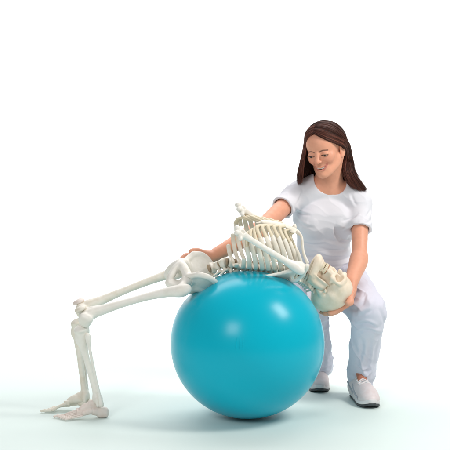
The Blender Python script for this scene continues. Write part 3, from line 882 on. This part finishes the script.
# neckline binding
a = np.linspace(0, 2*np.pi, 60)

# trousers
hipL, kneL, ankL = np.array([.525, .600, .445]), np.array([.580, .205, .372]), np.array([.566, .375, .105])
hipR, kneR, ankR = np.array([.385, .600, .440]), np.array([.350, .310, .385]), np.array([.408, .610, .090])
vt = Vol((.24, .09, .02), (.70, .78, .56), 0.0027)
vt.add(ell((.450, .640, .440), (.150, .115, .100)), 0)
vt.add(ell((.445, .610, .500), (.128, .094, .04)), .03)
vt.add(chain([hipL, hipL*.5+kneL*.5+np.array([0, 0, .008]), kneL], [.092, .075, .064], 5), .03)
vt.add(chain([kneL+np.array([0, -.004, -.004]), kneL*.6+ankL*.4, kneL*.3+ankL*.7, ankL+np.array([0, 0, -.03])], [.062, .0515, .0485, .047], 5), .02)
vt.add(chain([hipR, hipR*.5+kneR*.5+np.array([0, 0, .008]), kneR], [.098, .085, .068], 5), .03)
vt.add(chain([kneR, kneR*.6+ankR*.4, kneR*.3+ankR*.7, ankR+np.array([0, 0, -.01])], [.064, .056, .054, .056], 5), .02)
vt.cut(halfspace(ankL+np.array([0, 0, -.046]), ankL-(kneL*.3+ankL*.7)+np.array([0, -.03, -.03]), .09), .002)
vt.cut(halfspace(ankR+np.array([0, 0, -.045]), (0, 0, -1), .09), .002)
vt.cut(cone(ankL+np.array([0, .02, -.06]), ankL+np.array([0, 0, .0]), .043, .03), .003)
V, Fq = nets(vt); V = relax(V, Fq, 1); Nn = normals(V, Fq)
shin = np.clip((.33-V[:, 2])/.1, 0, 1)
def ridged(p, seed, pw=3): return (1-np.abs(vnoise(p, seed)))**pw
def warp(V, a, f, seed): return V+a*np.stack([vnoise(V*f, seed), vnoise(V*f, seed+1), vnoise(V*f, seed+2)], 1)
Wp = warp(V, .03, 9, 20)
# shin folds run down the leg, knee and thigh folds run across it
dsp = .0020*vnoise(V*[16, 12, 22], 3)
dsp += shin*(.0085*ridged(Wp*[24, 24, 6], 6)-.003+.0025*ridged(Wp*[44, 44, 16], 8))
kn = np.exp(-((V[:, 2]-.33)/.05)**2)
dsp += kn*.0085*(ridged(Wp*[9, 9, 30], 11, 2)-.4)
th = np.clip((V[:, 2]-.36)/.05, 0, 1)
dsp += th*(.0100*(ridged(Wp*[16, 7, 16]+V[:, :1]*6, 4)-.35)+.0025*ridged(Wp*[40, 18, 34], 14))
cuff = np.clip((.15-V[:, 2])/.05, 0, 1)
dsp += cuff*.0060*(ridged(Wp*[14, 14, 46], 9, 2)-.45)
dsp += creases(V, Nn, [
    ([(354, 322), (359, 319), (366, 320), (374, 325)], .0065, .0065), ([(355, 330), (361, 326), (369, 327), (379, 332)], .0060, .0065),
    ([(355, 312), (361, 309), (368, 305), (372, 299)], .0055, .0065), ([(350, 308), (356, 303), (361, 297), (364, 290)], .0055, .0070),
    ([(342, 305), (347, 298), (352, 292), (358, 287)], .0060, .0070), ([(372, 303), (377, 309), (380, 316), (382, 322)], .0045, .0070),
    ([(359, 334), (361, 345), (360, 357), (357, 370)], .0055, .0075), ([(368, 335), (368, 348), (369, 360), (366, 373)], .0060, .0075),
    ([(377, 334), (375, 345), (373, 356), (372, 366)], .0050, .0065), ([(355, 366), (361, 370), (367, 371), (373, 368)], .0060, .0055),
    ([(354, 374), (360, 378), (367, 378), (373, 374)], .0055, .0050), ([(362, 350), (366, 358), (371, 363)], .0045, .0060)], .28)
dsp += creases(V, Nn, [([(326, 322), (328, 336), (327, 350), (331, 364)], .0055, .0075), ([(318, 330), (321, 345), (325, 360), (324, 376)], .0050, .0075),
    ([(334, 352), (331, 358), (326, 362)], .0050, .0060), ([(300, 262), (306, 272), (310, 285)], .0050, .0070)], .50)
V = relax(V+Nn*dsp[:, None], Fq, 1)
mobj('trousers', V, Fq, M_pants, wom)

# shoes
def shoe(heel, toe, name='shoe'):
    d = np.array(toe, float)-heel; d[2] = 0; L = np.linalg.norm(d); x = nrm(d); z = up; y = np.cross(z, x); k = L/.262
    m = M4(np.array(heel, float), np.stack([x, y, z], 1)) @ Matrix.Scale(k, 4)
    def outline(t):   # half width along the shoe
        return np.interp(t, [0, .03, .08, .15, .2, .24, .262], [.012, .030, .033, .038, .043, .034, .012])
    v = Vol((-.015, -.06, .0), (.285, .06, .14), .0022)
    v.add(chain([(.035, 0, .045), (.06, 0, .05)], [.036, .034]), .01)
    v.add(chain([(.035, 0, .040), (.10, .001, .042), (.16, .002, .036), (.205, .003, .030)], [.034, .035, .037, .036], 4, flat=((0, 0, 1), .98)), .015)
    v.add(ell((.222, .003, .030), (.040, .038, .026)), .015)
    v.add(chain([(.035, 0, .07), (.040, 0, .092)], [.032, .032]), .015)
    v.add(chain([(.075, 0, .075), (.105, 0, .068)], [.026, .022]), .015)
    v.cut(cone((.048, 0, .085), (.048, 0, .15), .026, .034), .004)
    v.cut(box((.12, 0, -.008), (.2, .1, .026)), .002)
    def topz(x_, y_):
        i = int(np.argmin(abs(v0.ax[0]-x_))); j = int(np.argmin(abs(v0.ax[1]-y_))); k_ = np.where(v0.D[i, j] < 0)[0]
        return float(v0.ax[2][k_[-1]]) if len(k_) else .05
    v0 = v; o = vobj(name, v, M_shoe, wom, m)
    def slab(z0, z1, grow, mat, nm, sc=1.0):
        n = 40; ts = np.linspace(-.004, .266, n); V = []; Fq = []
        ring = [(t, outline(t)+grow) for t in ts]+[(t, -(outline(t)+grow)) for t in ts[::-1]]
        for zz, g in ((z0, -.003), (z0+.003, 0), (z1-.002, 0), (z1, -.003)):
            V += [(a, b*(1+g/.04)+.002, zz+.010*max(0, (a-.21)/.05)**2) for a, b in ring]
        m_ = len(ring)
        for lv in range(3):
            for i in range(m_): j = (i+1) % m_; Fq.append([lv*m_+i, lv*m_+j, (lv+1)*m_+j, (lv+1)*m_+i])
        Fq.append(list(range(m_))[::-1]); Fq.append([3*m_+i for i in range(m_)])
        return mobj(nm, V, Fq, mat, o, m)
    slab(.0, .009, .002, M_sole, 'outsole')
    slab(.0095, .024, .003, M_midsole, 'midsole')
    v = Vol((.05, -.03, .05), (.15, .03, .13), .002)
    v.add(chain([(.130, 0, .072), (.112, 0, .088), (.094, 0, .112)], [.012, .018, .019], 4, flat=((.6, 0, .8), 2.2)), .004)
    vobj('tongue', v, M_sock, o, m)
    for q in range(5):
        t = q/4; xx = .155-.062*t; zz = .0705+.020*t
        pts = catmull([(xx+(.004 if abs(yy) > 2 else 0)+.006*((q+jj) % 2), yy*.011, topz(xx, yy*.011)+.0012+.0012*(yy == 0)) for jj, yy in enumerate((-2.1, -1, 0, 1, 2.1))], 5)
        vv, ff = tube(pts, .0028, 7); mobj('lace', vv, ff, M_lace, o, m)
    for s in (-1, 1):
        v = Vol((.01, min(0, s*.06), .02), (.24, max(0, s*.06), .09), .002)
        v.add(chain([(.03, s*.0365, .060), (.08, s*.0375, .047), (.13, s*.0395, .037)], [.006, .0065, .006], 4, flat=((0, 1, 0), 1.7)), .004)
        v.add(chain([(.10, s*.033, .062), (.15, s*.0395, .043), (.20, s*.0410, .032)], [.006, .006, .005], 4, flat=((0, 1, 0), 1.7)), .004)
        vobj('side_panel', v, M_shoe_g, o, m)
    return o
shoe((.545, .410, .001), (.582, .142, .001))
shoe((.405, .715, .001), (.400, .450, .001))

# hair: a base mass plus many combed locks, all one child
def Hw(p): return Hd(p)
root_part = [Hd((-.010, .074, .080)), Hd((-.012, .040, .108)), Hd((-.010, .0, .118)), Hd((-.006, -.04, .112)), Hd((0, -.075, .085))]
# guides: list of control points; her right = picture left
# local x + = her right (picture left)
def G(*p): return np.array(p)
gR = []
ST = Hd((.006, .063, .092))
gR.append(G(ST, Hd((.036, .062, .075)), Hd((.062, .045, .034)), P(305.3, 152, .415), P(302.8, 163, .415), P(301.5, 173, .42), P(301, 181, .43)))
gR.append(G(Hd((.006, .052, .102)), Hd((.046, .046, .084)), Hd((.076, .020, .038)), P(303.5, 150, .445), P(301, 165, .44), P(299, 176, .445), P(299, 183, .45)))
gR.append(G(Hd((.006, .034, .111)), Hd((.050, .026, .093)), Hd((.081, .002, .038)), P(305, 155, .47), P(302, 168, .48), P(300.5, 178, .485), P(301, 186, .49)))
gR.append(G(Hd((.004, .000, .119)), Hd((.050, -.020, .098)), Hd((.080, -.035, .045)), Hd((.080, -.050, -.020)), P(309, 172, .52), P(306, 183, .53), P(307, 192, .55)))
gR.append(G(Hd((.000, -.040, .113)), Hd((.040, -.070, .088)), Hd((.060, -.088, .040)), Hd((.055, -.095, -.020)), P(320, 172, .57), P(320, 188, .59), P(320, 202, .62)))
gL = []
gL.append(G(ST, Hd((-.021, .070, .077)), Hd((-.046, .062, .056)), Hd((-.068, .030, .030)), Hd((-.084, -.006, .003)), P(345.5, 156, .46), P(343.5, 168, .455), P(347, 180, .45), P(352, 187, .45)))
gL.append(G(Hd((.004, .052, .102)), Hd((-.036, .052, .088)), Hd((-.066, .026, .058)), Hd((-.082, .000, .035)), Hd((-.089, -.022, .008)), P(348.5, 157, .475), P(348, 170, .47), P(353, 182, .465), P(360.5, 189.5, .465)))
gL.append(G(Hd((.004, .034, .111)), Hd((-.044, .030, .096)), Hd((-.076, .002, .060)), Hd((-.087, -.022, .022)), Hd((-.091, -.046, -.010)), P(352, 160, .50), P(353.5, 172, .495), P(360.5, 183, .49), P(366.5, 190.5, .485)))
gL.append(G(Hd((.004, .000, .119)), Hd((-.048, -.012, .101)), Hd((-.077, -.038, .055)), Hd((-.082, -.060, .010)), Hd((-.080, -.073, -.030)), P(345, 166, .54), P(350, 178, .54), P(356, 190, .53)))
gL.append(G(Hd((.000, -.040, .113)), Hd((-.040, -.065, .091)), Hd((-.062, -.086, .045)), Hd((-.060, -.096, .0)), Hd((-.050, -.100, -.040)), Hd((-.040, -.100, -.075)), P(334, 184, .60), P(338, 196, .62), P(342, 206, .64)))
def resamp(p, n):
    c = catmull(p, 8); s_ = np.r_[0, np.cumsum(np.linalg.norm(np.diff(c, axis=0), axis=1))]
    return np.stack([np.interp(np.linspace(0, s_[-1], n), s_, c[:, k]) for k in range(3)], 1)
NS = 26; lock_tone = [rng.choice([.35, .55, .8, 1.1, 1.5, 2.1]) for _ in range(160)]; lock_off = [rng.uniform(-.0012, .0020) for _ in range(160)]
gRr = [resamp(g, NS) for g in gR]; gLr = [resamp(g, NS) for g in gL]
def gint(gs, t):
    t = min(max(t, 0), 1)*(len(gs)-1); i = min(int(t), len(gs)-2); f = t-i
    f2 = f
    return gs[i]*(1-f2)+gs[i+1]*f2
hv = Vol((.26, .30, .76), (.64, .74, 1.20), .0032)
for gs in (gRr, gLr):
    for t in np.linspace(.07, 1, 26):
        c = gint(gs, t)-0
        cin = c.copy(); toc = (HO+HR@np.array([0, -.01, .02]))-c
        wgt = np.interp(np.arange(NS)/(NS-1), [0, .5, .8, 1], [1, .8, .3, .0])[:, None]
        cin = c+toc/np.linalg.norm(toc, axis=1)[:, None]*.008*wgt
        rr = np.interp(np.arange(NS)/(NS-1), [0, .5, .7, .9, 1], [.0055, .0065, .0050, .0032, .001])
        for i in range(NS-1): hv.add(cone(cin[i], cin[i+1], rr[i], rr[i+1]), .006)
hv.add(inframe(ell((0, -.020, .038), (.072, .084, .076)), HO, HR), .01)
hv.cut(inframe(ell((0, .085, -.03), (.050, .05, .080)), HO, HR), .004)
V, Fq = nets(hv); V = relax(V, Fq, 2)
hair = mobj('hair', V, Fq, M_haircore, body)
VV = []; FF = []; CC = []; base_i = 0
for gs, cntS in ((gRr, 2600), (gLr, 3000)):
    for q_ in range(cntS):
        t = random.random()**1.3; c = gint(gs, t).copy()
        ph = random.random()*6.28; am = random.gauss(0, .0026); lk = int(t*72+.8*math.sin(t*40))+(80 if gs is gLr else 0); cl = np.array([.088, .030, .020])*lock_tone[lk]*random.choice([.7, 1, 1.3])
        tt = np.arange(NS)/(NS-1)
        outv = c-(HO+HR@np.array([0, -.01, .02])); outv /= np.linalg.norm(outv, axis=1)[:, None]
        lo_ = np.clip((tt-.42)/.3, 0, 1)[:, None]; rv = np.array([random.gauss(0, 1) for _ in range(3)]); rv *= random.random()**.5/np.linalg.norm(rv); c = c+rv*.0085*lo_
        off = random.uniform(-.001, .0030)+lock_off[lk]*1.2+.0012*np.sin(tt*7+ph)
        side = np.cross(np.gradient(c, axis=0), outv); side /= np.linalg.norm(side, axis=1)[:, None]+1e-9
        c = c+outv*off[:, None]+side*((am*(.4+tt)+.0016*np.sin(tt*9+ph*2)*tt)[:, None])
        n_end = NS-random.choice([0, 0, 0, 1, 1, 2, 3])
        if random.random() < .015: c = c+(outv+side*random.uniform(-1, 1))*(.008*tt**2)[:, None]
        c = c[:n_end]; rr = np.interp(np.arange(n_end)/(n_end-1), [0, .06, .8, 1], [.0003, .0007, .0007, .00015])*random.uniform(.5, 1.1)
        v_, f_ = tube(c, rr, 4, up=(0.03, 0.02, 1) if abs(c[0][0]) < 9 else (0, 0, 1))
        CC += [cl]*len(v_); VV += v_; FF += [[k+base_i for k in fc_] for fc_ in f_]; base_i += len(v_)
mobj('hair_strands', VV, FF, M_hair, hair, cols=np.array(CC))
